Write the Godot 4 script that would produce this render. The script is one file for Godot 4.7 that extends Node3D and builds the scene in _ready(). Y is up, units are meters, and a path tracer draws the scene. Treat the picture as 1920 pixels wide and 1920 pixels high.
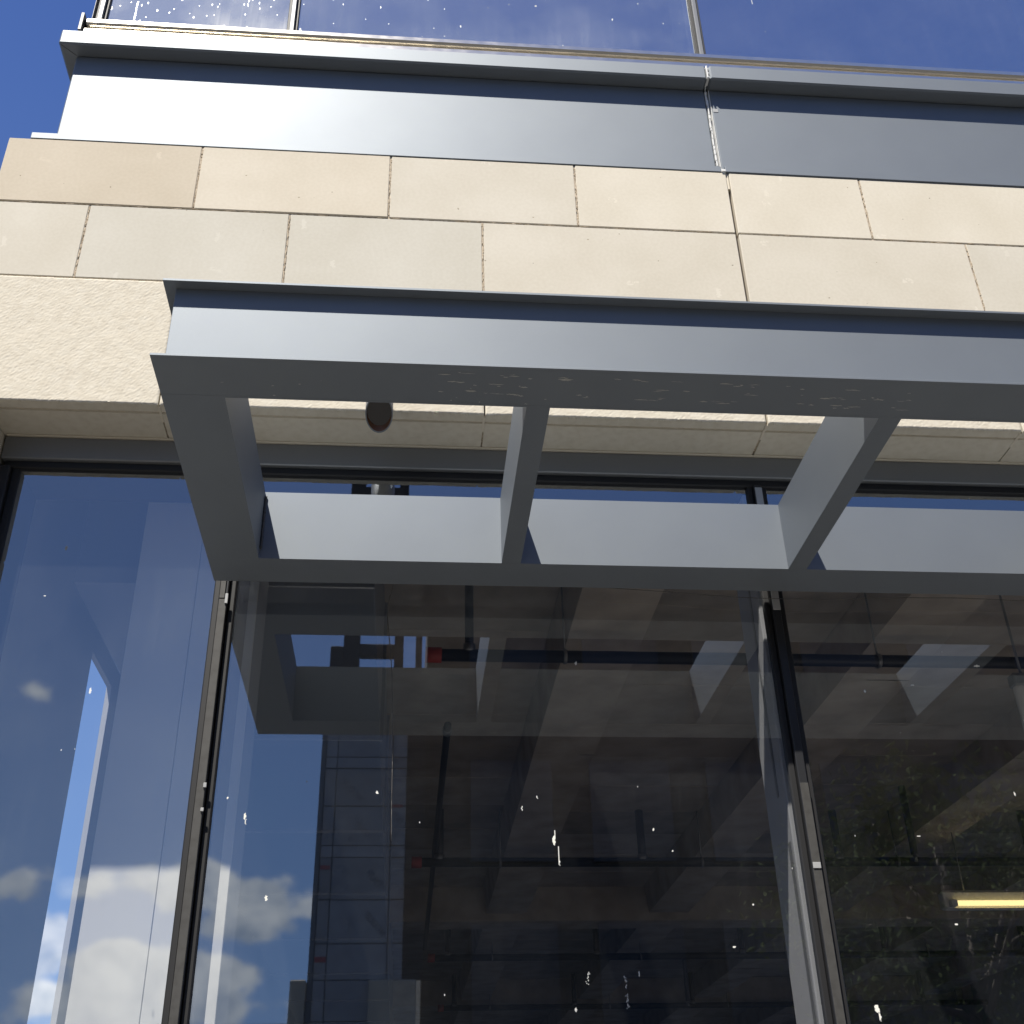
extends Node3D

# ---------------------------------------------------------------- helpers
var rng := RandomNumberGenerator.new()
var meshes := {}
var M := {}

func lin(r: float, g: float, b: float, a := 1.0) -> Color:
	var c := Color(r, g, b).linear_to_srgb()
	c.a = a
	return c

func tri(st: SurfaceTool, a: Vector3, b: Vector3, c: Vector3, out: Vector3) -> void:
	# front faces run clockwise
	if (b - a).cross(c - a).dot(out) > 0.0:
		st.add_vertex(a); st.add_vertex(c); st.add_vertex(b)
	else:
		st.add_vertex(a); st.add_vertex(b); st.add_vertex(c)

func quad(st: SurfaceTool, a: Vector3, b: Vector3, c: Vector3, d: Vector3, out: Vector3) -> void:
	tri(st, a, b, c, out)
	tri(st, a, c, d, out)

func begin() -> SurfaceTool:
	var st := SurfaceTool.new()
	st.begin(Mesh.PRIMITIVE_TRIANGLES)
	st.set_smooth_group(-1)
	return st

func done(st: SurfaceTool) -> ArrayMesh:
	st.generate_normals()
	return st.commit()

func bevel_into(st: SurfaceTool, mid: Vector3, size: Vector3, b: float) -> void:
	var h := size * 0.5
	b = minf(b, 0.45 * minf(h.x, minf(h.y, h.z)))
	var axes := [Vector3.RIGHT, Vector3.UP, Vector3.BACK]
	var corner := func(s: Vector3, axis: int) -> Vector3:
		var v := Vector3(s.x * (h.x - b), s.y * (h.y - b), s.z * (h.z - b))
		v[axis] = s[axis] * h[axis]
		return mid + v
	for axis in 3:
		var u := (axis + 1) % 3
		var w := (axis + 2) % 3
		for sg in [-1.0, 1.0]:
			var s := Vector3.ZERO
			s[axis] = sg
			var pts := []
			for k in [[-1, -1], [1, -1], [1, 1], [-1, 1]]:
				s[u] = k[0]
				s[w] = k[1]
				pts.append(corner.call(s, axis))
			quad(st, pts[0], pts[1], pts[2], pts[3], axes[axis] * sg)
		# edges running along this axis
		for k in [[-1, -1], [1, -1], [1, 1], [-1, 1]]:
			var s0 := Vector3.ZERO
			s0[u] = k[0]
			s0[w] = k[1]
			var s1 := s0
			s0[axis] = -1
			s1[axis] = 1
			var o: Vector3 = axes[u] * k[0] + axes[w] * k[1]
			quad(st, corner.call(s0, u), corner.call(s1, u), corner.call(s1, w), corner.call(s0, w), o)
	for x in [-1, 1]:
		for y in [-1, 1]:
			for z in [-1, 1]:
				var s := Vector3(x, y, z)
				tri(st, corner.call(s, 0), corner.call(s, 1), corner.call(s, 2), s)

func box_mesh(size: Vector3, b := 0.002) -> ArrayMesh:
	var key := "%.4f %.4f %.4f %.4f" % [size.x, size.y, size.z, b]
	if not meshes.has(key):
		var st := begin()
		bevel_into(st, Vector3.ZERO, size, b)
		meshes[key] = done(st)
	return meshes[key]

func put(parent: Node, called: String, mesh: Mesh, mat: Material, at := Vector3.ZERO) -> MeshInstance3D:
	var o := MeshInstance3D.new()
	o.name = called
	o.mesh = mesh
	o.material_override = mat
	o.position = at
	parent.add_child(o, true)
	return o

# a bevelled box from its two extreme corners, in the axes of its parent
func slab(parent: Node, called: String, lo: Vector3, hi: Vector3, mat: Material, b := 0.002) -> MeshInstance3D:
	return put(parent, called, box_mesh(hi - lo, b), mat, (lo + hi) * 0.5)

func thing(called: String, label: String, category: String, at := Vector3.ZERO, group := "") -> Node3D:
	var o := Node3D.new()
	o.name = called
	o.position = at
	add_child(o, true)
	o.set_meta("label", label)
	o.set_meta("category", category)
	if group:
		o.set_meta("group", group)
	return o

func tag(o: Node, label: String, category: String, group := "") -> void:
	o.set_meta("label", label)
	o.set_meta("category", category)
	if group:
		o.set_meta("group", group)

func structure(o: Node, label: String, category: String) -> void:
	tag(o, label, category)
	o.set_meta("kind", "structure")

func tube_into(st: SurfaceTool, a: Vector3, b: Vector3, ra: float, rb: float, n := 12) -> void:
	var d := (b - a).normalized()
	var u := d.cross(Vector3.UP if absf(d.y) < 0.9 else Vector3.RIGHT).normalized()
	var w := d.cross(u)
	for i in n:
		var p0 := u * cos(TAU * i / n) + w * sin(TAU * i / n)
		var p1 := u * cos(TAU * (i + 1) / n) + w * sin(TAU * (i + 1) / n)
		quad(st, a + p0 * ra, a + p1 * ra, b + p1 * rb, b + p0 * rb, p0 + p1)
		tri(st, a, a + p0 * ra, a + p1 * ra, -d)
		tri(st, b, b + p0 * rb, b + p1 * rb, d)

func pipe(a: Vector3, b: Vector3, r: float, n := 14) -> ArrayMesh:
	var st := begin()
	st.set_smooth_group(1)
	tube_into(st, a, b, r, r, n)
	return done(st)

func path_tube(pts: Array, r: float, n := 6) -> ArrayMesh:
	var cv := Curve3D.new()
	for i in pts.size():
		var t := Vector3.ZERO
		if i > 0 and i < pts.size() - 1:
			t = (pts[i + 1] - pts[i - 1]) / 6.0
		cv.add_point(pts[i], -t, t)
	var ln := cv.get_baked_length()
	var st := begin()
	st.set_smooth_group(1)
	var steps := maxi(8, int(ln / 0.02))
	for i in steps:
		tube_into(st, cv.sample_baked(ln * i / steps), cv.sample_baked(ln * (i + 1) / steps), r, r, n)
	return done(st)

# profile (z, y) drawn out along x
func prism(profile: PackedVector2Array, x0: float, x1: float) -> ArrayMesh:
	var st := begin()
	prism_into(st, profile, x0, x1)
	return done(st)

func prism_into(st: SurfaceTool, profile: PackedVector2Array, x0: float, x1: float) -> void:
	var n := profile.size()
	var area := 0.0
	for i in n:
		area += profile[i].cross(profile[(i + 1) % n])
	for i in n:
		var p := profile[i]
		var q := profile[(i + 1) % n]
		var e := (q - p) * signf(area)
		var o := Vector3(0, -e.x, e.y)
		quad(st, Vector3(x0, p.y, p.x), Vector3(x1, p.y, p.x), Vector3(x1, q.y, q.x), Vector3(x0, q.y, q.x), o)
	var t := Geometry2D.triangulate_polygon(profile)
	for i in range(0, t.size(), 3):
		for s in [[x0, Vector3.LEFT], [x1, Vector3.RIGHT]]:
			tri(st, Vector3(s[0], profile[t[i]].y, profile[t[i]].x), Vector3(s[0], profile[t[i + 1]].y, profile[t[i + 1]].x), Vector3(s[0], profile[t[i + 2]].y, profile[t[i + 2]].x), s[1])

func noise_tex(seed_: int, freq: float, ramp: Array, size := 512, type := FastNoiseLite.TYPE_SIMPLEX_SMOOTH, octaves := 4) -> NoiseTexture2D:
	var f := FastNoiseLite.new()
	f.seed = seed_
	f.frequency = freq
	f.noise_type = type
	f.fractal_octaves = octaves
	var t := NoiseTexture2D.new()
	t.width = size
	t.height = size
	t.seamless = true
	t.seamless_blend_skirt = 0.25
	t.noise = f
	if ramp:
		var g := Gradient.new()
		var off := PackedFloat32Array()
		var col := PackedColorArray()
		for r in ramp:
			off.append(r[0])
			col.append(r[1])
		g.offsets = off
		g.colors = col
		t.color_ramp = g
	return t

func mat(albedo: Color, rough: float, metal := 0.0) -> StandardMaterial3D:
	var m := StandardMaterial3D.new()
	m.albedo_color = albedo
	m.roughness = rough
	m.metallic = metal
	return m

func triplanar(m: StandardMaterial3D, per_metre: float, world := true, shift := Vector3.ZERO) -> void:
	m.uv1_triplanar = true
	m.uv1_world_triplanar = world
	m.uv1_triplanar_sharpness = 4.0
	m.uv1_scale = Vector3.ONE * per_metre
	m.uv1_offset = shift

func grey(v: float) -> Color:
	return Color(v, v, v)

# ---------------------------------------------------------------- the place's measures
const YA := 4.62      # top of the smooth stone
const YB := 4.339
const YC := 4.035
const YR := 3.577     # stone soffit
const XL := -1.329    # corner of the building
const XR := 7.6       # where the modelled front ends, far outside the picture
const ZG := -0.195    # storefront glass
const CYB := 3.0726   # canopy: under side
const CYT := 3.2744   # canopy: top
const SUN := Vector3(-0.269, 1.0, 0.47)

func _ready() -> void:
	rng.seed = 7
	set_up_view()
	make_materials()
	make_ground()
	make_shell()
	make_stone_wall()
	make_cornice()
	make_upper_windows()
	make_storefront()
	make_canopy()
	make_downlight()
	make_interior()
	make_cables()
	make_opposite()
	make_trees()

# ---------------------------------------------------------------- camera, sky, sun
func set_up_view() -> void:
	var cam := Camera3D.new()
	cam.name = "camera"
	cam.keep_aspect = Camera3D.KEEP_HEIGHT
	cam.fov = 47.317
	cam.near = 0.05
	cam.far = 2000.0
	cam.transform = Transform3D(Basis(Vector3(0.9962, -0.022876, 0.084041), Vector3(-0.023885, 0.856155, 0.516166), Vector3(-0.083759, -0.516212, 0.852355)).orthonormalized(), Vector3(0, 1.6, 2.728))
	add_child(cam)
	cam.current = true

	var sun := DirectionalLight3D.new()
	sun.name = "sun"
	sun.light_color = Color(1.0, 0.975, 0.93)
	sun.light_energy = 1.6
	sun.light_angular_distance = 0.53
	sun.shadow_enabled = true
	add_child(sun)
	sun.look_at_from_position(SUN * 20.0, Vector3.ZERO, Vector3.UP)

	var env := Environment.new()
	env.background_mode = Environment.BG_SKY
	env.tonemap_mode = Environment.TONE_MAPPER_LINEAR
	env.tonemap_exposure = 1.75
	env.sdfgi_enabled = true
	env.ssao_enabled = true
	env.ssil_enabled = true
	var sky := Sky.new()
	var sm := PanoramaSkyMaterial.new()
	sm.panorama = sky_picture()
	sky.sky_material = sm
	env.sky = sky
	var we := WorldEnvironment.new()
	we.name = "world_environment"
	we.environment = env
	add_child(we)

func sky_picture() -> ImageTexture:
	var w := 3072
	var h := 1536
	var zen := Vector3(0.020, 0.056, 0.215)
	var hor := Vector3(0.155, 0.265, 0.46)
	var sd := SUN.normalized()
	var sun_az := atan2(sd.x, -sd.z)
	var data := PackedFloat32Array()
	data.resize(w * h * 3)
	var row := PackedFloat32Array()
	row.resize(w * 3)
	# air: darker and bluer overhead, paler towards the horizon, a weak aureole round the sun
	for j in h / 2:
		var el := PI * 0.5 - PI * (j + 0.5) / h
		var y := sin(el)
		var c := zen.lerp(hor, pow(1.0 - y, 1.6))
		var ce := cos(el)
		for i in w / 8:
			var az := TAU * (i * 8 + 4) / w
			var d := sd.y * y + sqrt(1.0 - sd.y * sd.y) * ce * cos(az - sun_az)
			var ang := acos(clampf(d, -1.0, 1.0))
			var g := 0.30 * exp(-ang / 0.20) + 0.035 * exp(-ang / 0.6)
			for k in 8:
				var p := (i * 8 + k) * 3
				row[p] = c.x + g
				row[p + 1] = c.y + g * 0.97
				row[p + 2] = c.z + g * 0.92
		var at := j * w * 3
		for p in w * 3:
			data[at + p] = row[p]
	for j in range(h / 2, h):
		var at := j * w * 3
		for i in w:
			data[at + i * 3] = 0.1
			data[at + i * 3 + 1] = 0.1
			data[at + i * 3 + 2] = 0.1
	# fair-weather clouds low over the horizon all round: [azimuth from +z towards +x, elevation, half width, half height, density]
	var puffs := [
		[-8.3, 12.7, 2.9, 1.35, 1.15], [-6.0, 12.3, 2.2, 1.2, 0.95], [-10.4, 13.3, 2.0, 1.0, 1.0], [-7.2, 11.4, 2.0, 0.6, 0.7],
		[-11.4, 8.8, 3.6, 1.7, 1.25], [-13.2, 8.2, 2.6, 1.5, 1.0], [-9.0, 8.5, 2.6, 1.5, 1.1], [-12.4, 10.1, 1.8, 0.8, 0.9], [-8.2, 9.6, 1.2, 0.7, 0.8],
		[-17.2, 12.9, 2.2, 0.75, 0.95], [-14.1, 12.7, 1.3, 0.85, 1.0], [-18.2, 20.8, 1.5, 0.7, 0.42], [-16.8, 7.6, 2.0, 0.9, 0.9], [-4.6, 8.0, 1.6, 0.7, 0.7]]
	var r := RandomNumberGenerator.new()
	r.seed = 21
	for q in 44:
		var a := r.randf_range(4.0, 332.0)
		var e := r.randf_range(5.0, 17.0)
		for s in r.randi_range(2, 5):
			puffs.append([a + r.randf_range(-4, 4), e + r.randf_range(-0.8, 0.8), r.randf_range(1.4, 3.6), r.randf_range(0.6, 1.5), r.randf_range(0.7, 1.2)])
	var n1 := FastNoiseLite.new()
	n1.seed = 5
	n1.noise_type = FastNoiseLite.TYPE_SIMPLEX_SMOOTH
	n1.frequency = 0.32
	n1.fractal_octaves = 5
	var n2 := FastNoiseLite.new()
	n2.seed = 9
	n2.noise_type = FastNoiseLite.TYPE_SIMPLEX_SMOOTH
	n2.frequency = 0.5
	n2.fractal_octaves = 4
	var bins := []
	for b in 360:
		bins.append([])
	for p in puffs:
		for b in range(int(floor(p[0] - p[2] * 1.7)), int(ceil(p[0] + p[2] * 1.7)) + 1):
			bins[posmod(b, 360)].append(p)
	for i in w:
		# column i looks at atan2(x, -z); +z is column w / 2
		var az := 180.0 - 360.0 * (i + 0.5) / w
		var near: Array = bins[posmod(int(floor(az)), 360)]
		if near.is_empty():
			continue
		for j in range(int(h * (90.0 - 24.0) / 180.0), int(h * (90.0 - 2.0) / 180.0)):
			var el := 90.0 - 180.0 * (j + 0.5) / h
			var dens := 0.0
			var top := 0.0
			for p in near:
				var dx: float = wrapf(az - p[0], -180.0, 180.0) / p[2]
				var dy: float = (el - p[1]) / p[3]
				if dy < 0.0:
					dy *= 1.25
				var q: float = 1.0 - (dx * dx + dy * dy)
				if q > -1.5:
					var s: float = p[4] * maxf(0.0, 0.5 + 0.5 * q)
					top += s * dy
					dens += s
			if dens < 0.12:
				continue
			top /= dens
			var nz := n1.get_noise_2d(az, el * 1.35)
			var m := smoothstep(0.38, 1.12, dens + nz * 1.05)
			if m <= 0.0:
				continue
			var lit := clampf(0.62 + 0.34 * top + 0.75 * n2.get_noise_2d(az, el * 1.3), 0.0, 1.0)
			var c := Vector3(0.23, 0.275, 0.35).lerp(Vector3(0.52, 0.53, 0.54), lit)
			var at := (j * w + i) * 3
			m *= 0.9
			data[at] = lerpf(data[at], c.x, m)
			data[at + 1] = lerpf(data[at + 1], c.y, m)
			data[at + 2] = lerpf(data[at + 2], c.z, m)
	return ImageTexture.create_from_image(Image.create_from_data(w, h, false, Image.FORMAT_RGBF, data.to_byte_array()))

# ---------------------------------------------------------------- materials
# sawn limestone: faint clouding, pale scuffs, a few dark pits
func stone_picture() -> ImageTexture:
	var n := 1024
	var im := Image.create(n, n, false, Image.FORMAT_RGB8)
	var f := FastNoiseLite.new()
	f.seed = 3
	f.frequency = 0.004
	f.fractal_octaves = 4
	var g := FastNoiseLite.new()
	g.seed = 8
	g.frequency = 0.12
	g.fractal_octaves = 2
	for y in n:
		for x in n:
			# mirrored halves keep the tile free of seams
			var u := absf(x - n * 0.5)
			var v := absf(y - n * 0.5)
			var a := f.get_noise_2d(u, v) * 0.035 + g.get_noise_2d(u, v) * 0.016
			im.set_pixel(x, y, Color(0.965 + a, 0.955 + a * 1.1, 0.935 + a * 1.35))
	var r := RandomNumberGenerator.new()
	r.seed = 44
	for k in 36:
		var x := r.randi_range(10, n - 40)
		var y := r.randi_range(10, n - 40)
		var up := r.randf() < 0.4
		for q in r.randi_range(6, 22):
			var px := x + (r.randi_range(-2, 3) if up else r.randi_range(-9, 9))
			var py := y + (q if up else r.randi_range(-5, 5))
			im.fill_rect(Rect2i(px, py, r.randi_range(2, 5), r.randi_range(2, 4)), Color(1.0, 0.995, 0.98))
	for k in 55:
		var s := r.randi_range(1, 2)
		var d := r.randf_range(0.45, 0.8)
		im.fill_rect(Rect2i(r.randi_range(4, n - 8), r.randi_range(4, n - 8), s + r.randi_range(0, 1), s), Color(d, d * 0.95, d * 0.85))
	return ImageTexture.create_from_image(im)

func make_materials() -> void:
	var blotch := stone_picture()
	var tones := [Vector3(0.56, 0.50, 0.405), Vector3(0.595, 0.565, 0.495), Vector3(0.615, 0.58, 0.505), Vector3(0.65, 0.61, 0.525), Vector3(0.57, 0.55, 0.49), Vector3(0.625, 0.575, 0.485)]
	M.stone = []
	for k in tones.size():
		var s := mat(lin(tones[k].x, tones[k].y, tones[k].z), 0.85)
		s.albedo_texture = blotch
		triplanar(s, 0.55, true, Vector3(0.17 * k, 0.31 * k, 0.23 * k))
		M.stone.append(s)
	var rough := mat(lin(0.63, 0.585, 0.49), 0.95)
	rough.albedo_texture = noise_tex(12, 0.012, [[0.0, Color(0.94, 0.93, 0.915)], [0.5, Color(0.98, 0.975, 0.965)], [1.0, Color(1, 1, 1)]], 1024, FastNoiseLite.TYPE_SIMPLEX_SMOOTH, 6)
	triplanar(rough, 2.2)
	M.rough = rough
	M.mortar = mat(lin(0.54, 0.455, 0.345), 0.95)
	M.mortar.albedo_texture = noise_tex(14, 0.05, [[0.0, Color(0.6, 0.56, 0.5)], [0.6, Color(1, 1, 1)]], 512)
	triplanar(M.mortar, 3.0)
	M.sealant = mat(lin(0.62, 0.56, 0.45), 0.6)

	# silver-grey metallic coating: fine flake in the gloss
	var flake := noise_tex(31, 0.3, [[0.0, grey(0.93)], [1.0, grey(1.0)]], 512, FastNoiseLite.TYPE_SIMPLEX, 3)
	var film := noise_tex(32, 0.006, [[0.0, Color(0.975, 0.975, 0.98)], [1.0, Color(1, 1, 1)]], 512, FastNoiseLite.TYPE_SIMPLEX_SMOOTH, 5)
	var paint := mat(lin(0.190, 0.213, 0.238), 0.59, 0.52)
	paint.albedo_texture = film
	paint.roughness_texture = flake
	paint.roughness_texture_channel = BaseMaterial3D.TEXTURE_CHANNEL_RED
	triplanar(paint, 1.3)
	M.paint = paint
	M.bead = mat(lin(0.07, 0.072, 0.075), 0.55, 0.2)
	M.residue = mat(lin(0.42, 0.42, 0.40), 0.8)
	M.frame = mat(lin(0.20, 0.207, 0.215), 0.45, 0.35)
	M.frame_dark = mat(lin(0.022, 0.023, 0.026), 0.45, 0.2)
	M.gasket = mat(lin(0.008, 0.008, 0.009), 0.6)
	M.cap_film = mat(lin(0.058, 0.057, 0.054), 0.6, 0.1)
	M.cap_film.albedo_texture = noise_tex(41, 0.03, [[0.0, Color(0.82, 0.81, 0.8)], [0.5, Color(0.95, 0.945, 0.94)], [1.0, Color(1, 1, 1)]], 512)
	triplanar(M.cap_film, 2.0)
	M.pale_film = mat(lin(0.34, 0.345, 0.35), 0.6, 0.1)
	M.mill = mat(lin(0.78, 0.74, 0.66), 0.24, 0.95)
	M.mill.roughness_texture = noise_tex(43, 0.03, [[0.0, grey(0.7)], [1.0, grey(1.0)]], 256)
	triplanar(M.mill, 2.0)
	M.steel_dark = mat(lin(0.03, 0.03, 0.032), 0.5, 0.3)

	# inside
	var conc := mat(lin(0.52, 0.455, 0.38), 0.9)
	conc.albedo_texture = noise_tex(51, 0.009, [[0.0, Color(0.80, 0.79, 0.78)], [0.5, Color(0.92, 0.91, 0.9)], [1.0, Color(1, 1, 1)]], 1024, FastNoiseLite.TYPE_SIMPLEX_SMOOTH, 5)
	triplanar(conc, 0.3)
	M.concrete = conc
	M.formed = []
	for k in 3:
		var fc := conc.duplicate()
		fc.albedo_color = lin([0.47, 0.53, 0.40][k], [0.405, 0.47, 0.35][k], [0.335, 0.40, 0.29][k])
		fc.uv1_offset = Vector3(0.3 * k, 0.1, 0.45 * k)
		M.formed.append(fc)
	M.floor = mat(lin(0.46, 0.44, 0.41), 0.8)
	M.drywall = mat(lin(0.58, 0.58, 0.56), 0.9)
	M.drywall_grey = mat(lin(0.30, 0.31, 0.33), 0.9)
	M.pipe = mat(lin(0.012, 0.012, 0.014), 0.45)
	M.red = mat(lin(0.38, 0.035, 0.02), 0.5)
	M.rod = mat(lin(0.22, 0.22, 0.22), 0.4, 0.7)
	M.enamel = mat(lin(0.7, 0.7, 0.68), 0.45)
	M.tube = mat(lin(0.8, 0.7, 0.4), 0.5)
	M.tube.emission_enabled = true
	M.tube.emission = Color(1.0, 0.9, 0.62)
	M.tube.emission_energy_multiplier = 1.0
	M.cable = mat(lin(0.10, 0.095, 0.09), 0.8)
	M.duct = mat(lin(0.30, 0.31, 0.33), 0.45, 0.85)

	# outside, across the street
	M.asphalt = mat(lin(0.055, 0.055, 0.055), 0.95)
	M.asphalt.albedo_texture = noise_tex(61, 0.05, [[0.0, grey(0.7)], [1.0, grey(1.0)]], 512)
	triplanar(M.asphalt, 0.8)
	M.pavement = mat(lin(0.18, 0.168, 0.15), 0.92)
	M.pavement.albedo_texture = noise_tex(62, 0.03, [[0.0, grey(0.8)], [1.0, grey(1.0)]], 512)
	triplanar(M.pavement, 0.7)
	M.board = []
	for k in 4:
		var b := mat(lin(0.29 + 0.025 * k, 0.275 + 0.025 * k, 0.25 + 0.025 * k), 0.85)
		b.albedo_texture = noise_tex(71 + k, 0.02, [[0.0, grey(0.86)], [1.0, grey(1.0)]], 256)
		triplanar(b, 0.5)
		M.board.append(b)
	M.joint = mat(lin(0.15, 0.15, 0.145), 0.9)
	M.ink = mat(lin(0.14, 0.14, 0.15), 0.8)
	M.tape = mat(lin(0.30, 0.07, 0.06), 0.7)
	M.tan = mat(lin(0.42, 0.36, 0.26), 0.9)
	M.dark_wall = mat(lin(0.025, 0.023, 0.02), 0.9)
	M.dark_glass = mat(lin(0.01, 0.012, 0.015), 0.5)
	M.bark = mat(lin(0.07, 0.055, 0.04), 0.95)
	M.leaf = []
	for c in [[0.042, 0.054, 0.022], [0.052, 0.064, 0.027], [0.033, 0.043, 0.018]]:
		var l := mat(lin(c[0], c[1], c[2]), 0.95)
		l.metallic_specular = 0.1
		l.backlight_enabled = true
		l.backlight = Color(0.10, 0.12, 0.05)
		M.leaf.append(l)

# ---------------------------------------------------------------- ground and the building's own shell
func make_ground() -> void:
	var g := slab(self, "ground", Vector3(-400, -0.3, -400), Vector3(400, -0.02, 400), M.asphalt, 0.0)
	structure(g, "dark asphalt ground reaching out round the buildings", "ground")
	var p := slab(self, "pavement", Vector3(-30, -0.016, 0.0), Vector3(40, 0.1, 4.2), M.pavement, 0.01)
	structure(p, "grey concrete pavement along the foot of the stone building", "pavement")

func make_shell() -> void:
	var fl := slab(self, "floor", Vector3(XL + 0.02, 0.02, -18), Vector3(XR, 0.12, -0.16), M.floor, 0.0)
	structure(fl, "bare grey concrete floor inside the unfinished shop", "floor")
	# left flank, with one tall narrow window in it
	var wl := Node3D.new()
	wl.name = "wall_left"
	add_child(wl)
	structure(wl, "grey boarded flank wall with one tall narrow window", "wall")
	var xo := XL + 0.012
	var xi := -1.295
	slab(wl, "wall_panel", Vector3(xo, 0.12, -1.789), Vector3(xi, 4.24, -0.42), M.drywall_grey, 0.0)
	slab(wl, "wall_panel", Vector3(xo, 0.12, -18), Vector3(xi, 4.24, -2.16), M.drywall_grey, 0.0)
	slab(wl, "wall_panel", Vector3(xo, 3.62, -2.16), Vector3(xi, 4.24, -1.789), M.drywall_grey, 0.0)
	slab(wl, "wall_panel", Vector3(xo, 0.12, -2.16), Vector3(xi, 0.5, -1.789), M.drywall_grey, 0.0)
	slab(wl, "wall_panel", Vector3(xo, 4.24, -18), Vector3(xi, 9.4, -0.42), M.drywall_grey, 0.0)
	# unseen right flank: open window bays added to brighten the ceiling with daylight
	var wr := Node3D.new()
	wr.name = "wall_right"
	add_child(wr)
	structure(wr, "plain grey unseen end wall with open window bays added for daylight in the shop", "wall")
	slab(wr, "wall_panel", Vector3(XR, 0.0, -18), Vector3(XR + 0.2, 0.7, -0.01), M.drywall_grey, 0.0)
	slab(wr, "wall_panel", Vector3(XR, 3.4, -18), Vector3(XR + 0.2, 9.4, -0.01), M.drywall_grey, 0.0)
	for q in [[-1.5, -0.01], [-5.7, -5.2], [-9.7, -9.2], [-13.7, -13.2], [-18.0, -17.2]]:
		slab(wr, "wall_panel", Vector3(XR, 0.7, q[0]), Vector3(XR + 0.2, 3.4, q[1]), M.drywall_grey, 0.0)
	var wb := slab(self, "wall_back", Vector3(XL, 0.0, -18.2), Vector3(XR + 0.2, 9.4, -18), M.drywall_grey, 0.0)
	structure(wb, "plain grey back wall far inside the shop", "wall")
	# ceiling slab with concrete ribs running away from the street
	var ce := Node3D.new()
	ce.name = "ceiling"
	add_child(ce)
	structure(ce, "raw brown concrete ceiling with deep ribs behind the shop glass", "ceiling")
	slab(ce, "slab", Vector3(XL + 0.02, 4.26, -17.99), Vector3(XR, 4.9, -0.42), M.concrete, 0.0)
	var st0 := [-0.40, 1.13, 2.65, 4.17, 5.69, 7.2]
	for x in st0:
		var pr := PackedVector2Array([Vector2(-0.37, 4.0), Vector2(0.0, 4.0), Vector2(0.03, 4.262), Vector2(-0.40, 4.262)])
		var st := begin()
		# ribs taper a little; the profile lies across x, drawn out along z in short uneven lifts
		var z := -0.45
		while z > -17.9:
			var z1 := maxf(z - 1.21, -17.95)
			var j := rng.randf_range(-0.004, 0.004)
			for i in 4:
				var a := pr[i]
				var b := pr[(i + 1) % 4]
				var o := Vector3((a.x + b.x) * 0.5 + 0.185, (a.y + b.y) * 0.5 - 4.131, 0)
				quad(st, Vector3(x + a.x, a.y + j, z), Vector3(x + b.x, b.y + j, z), Vector3(x + b.x, b.y + j, z1), Vector3(x + a.x, a.y + j, z1), o)
			z = z1
		put(ce, "rib", done(st), M.concrete)
	# soffits between the ribs, cast in short panels of uneven tone
	var fr := RandomNumberGenerator.new()
	fr.seed = 17
	for i in st0.size() - 1:
		var z2 := -0.46
		while z2 > -16.8:
			var l := fr.randf_range(0.58, 0.64)
			slab(ce, "soffit_panel", Vector3(st0[i] + 0.034, 4.246 - fr.randf_range(0.0, 0.006), z2 - l + 0.006), Vector3(st0[i + 1] - 0.404, 4.2595, z2), M.formed[fr.randi_range(0, 2)], 0.003)
			z2 -= l
	for z in [-8.4, -13.4]:
		slab(ce, "beam", Vector3(XL + 0.02, 3.93, z - 0.35), Vector3(XR, 4.258, z), M.concrete, 0.01)
	var uf := slab(self, "upper_floor", Vector3(XL + 0.02, 4.902, -17.99), Vector3(XR, 5.12, -0.30), M.floor, 0.0)
	structure(uf, "concrete floor slab of the upper storey", "floor")
	var ro := slab(self, "roof", Vector3(XL, 9.4, -18.2), Vector3(XR + 0.2, 9.8, 0.0), M.concrete, 0.0)
	structure(ro, "flat concrete roof slab over the upper storey", "roof")

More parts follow.
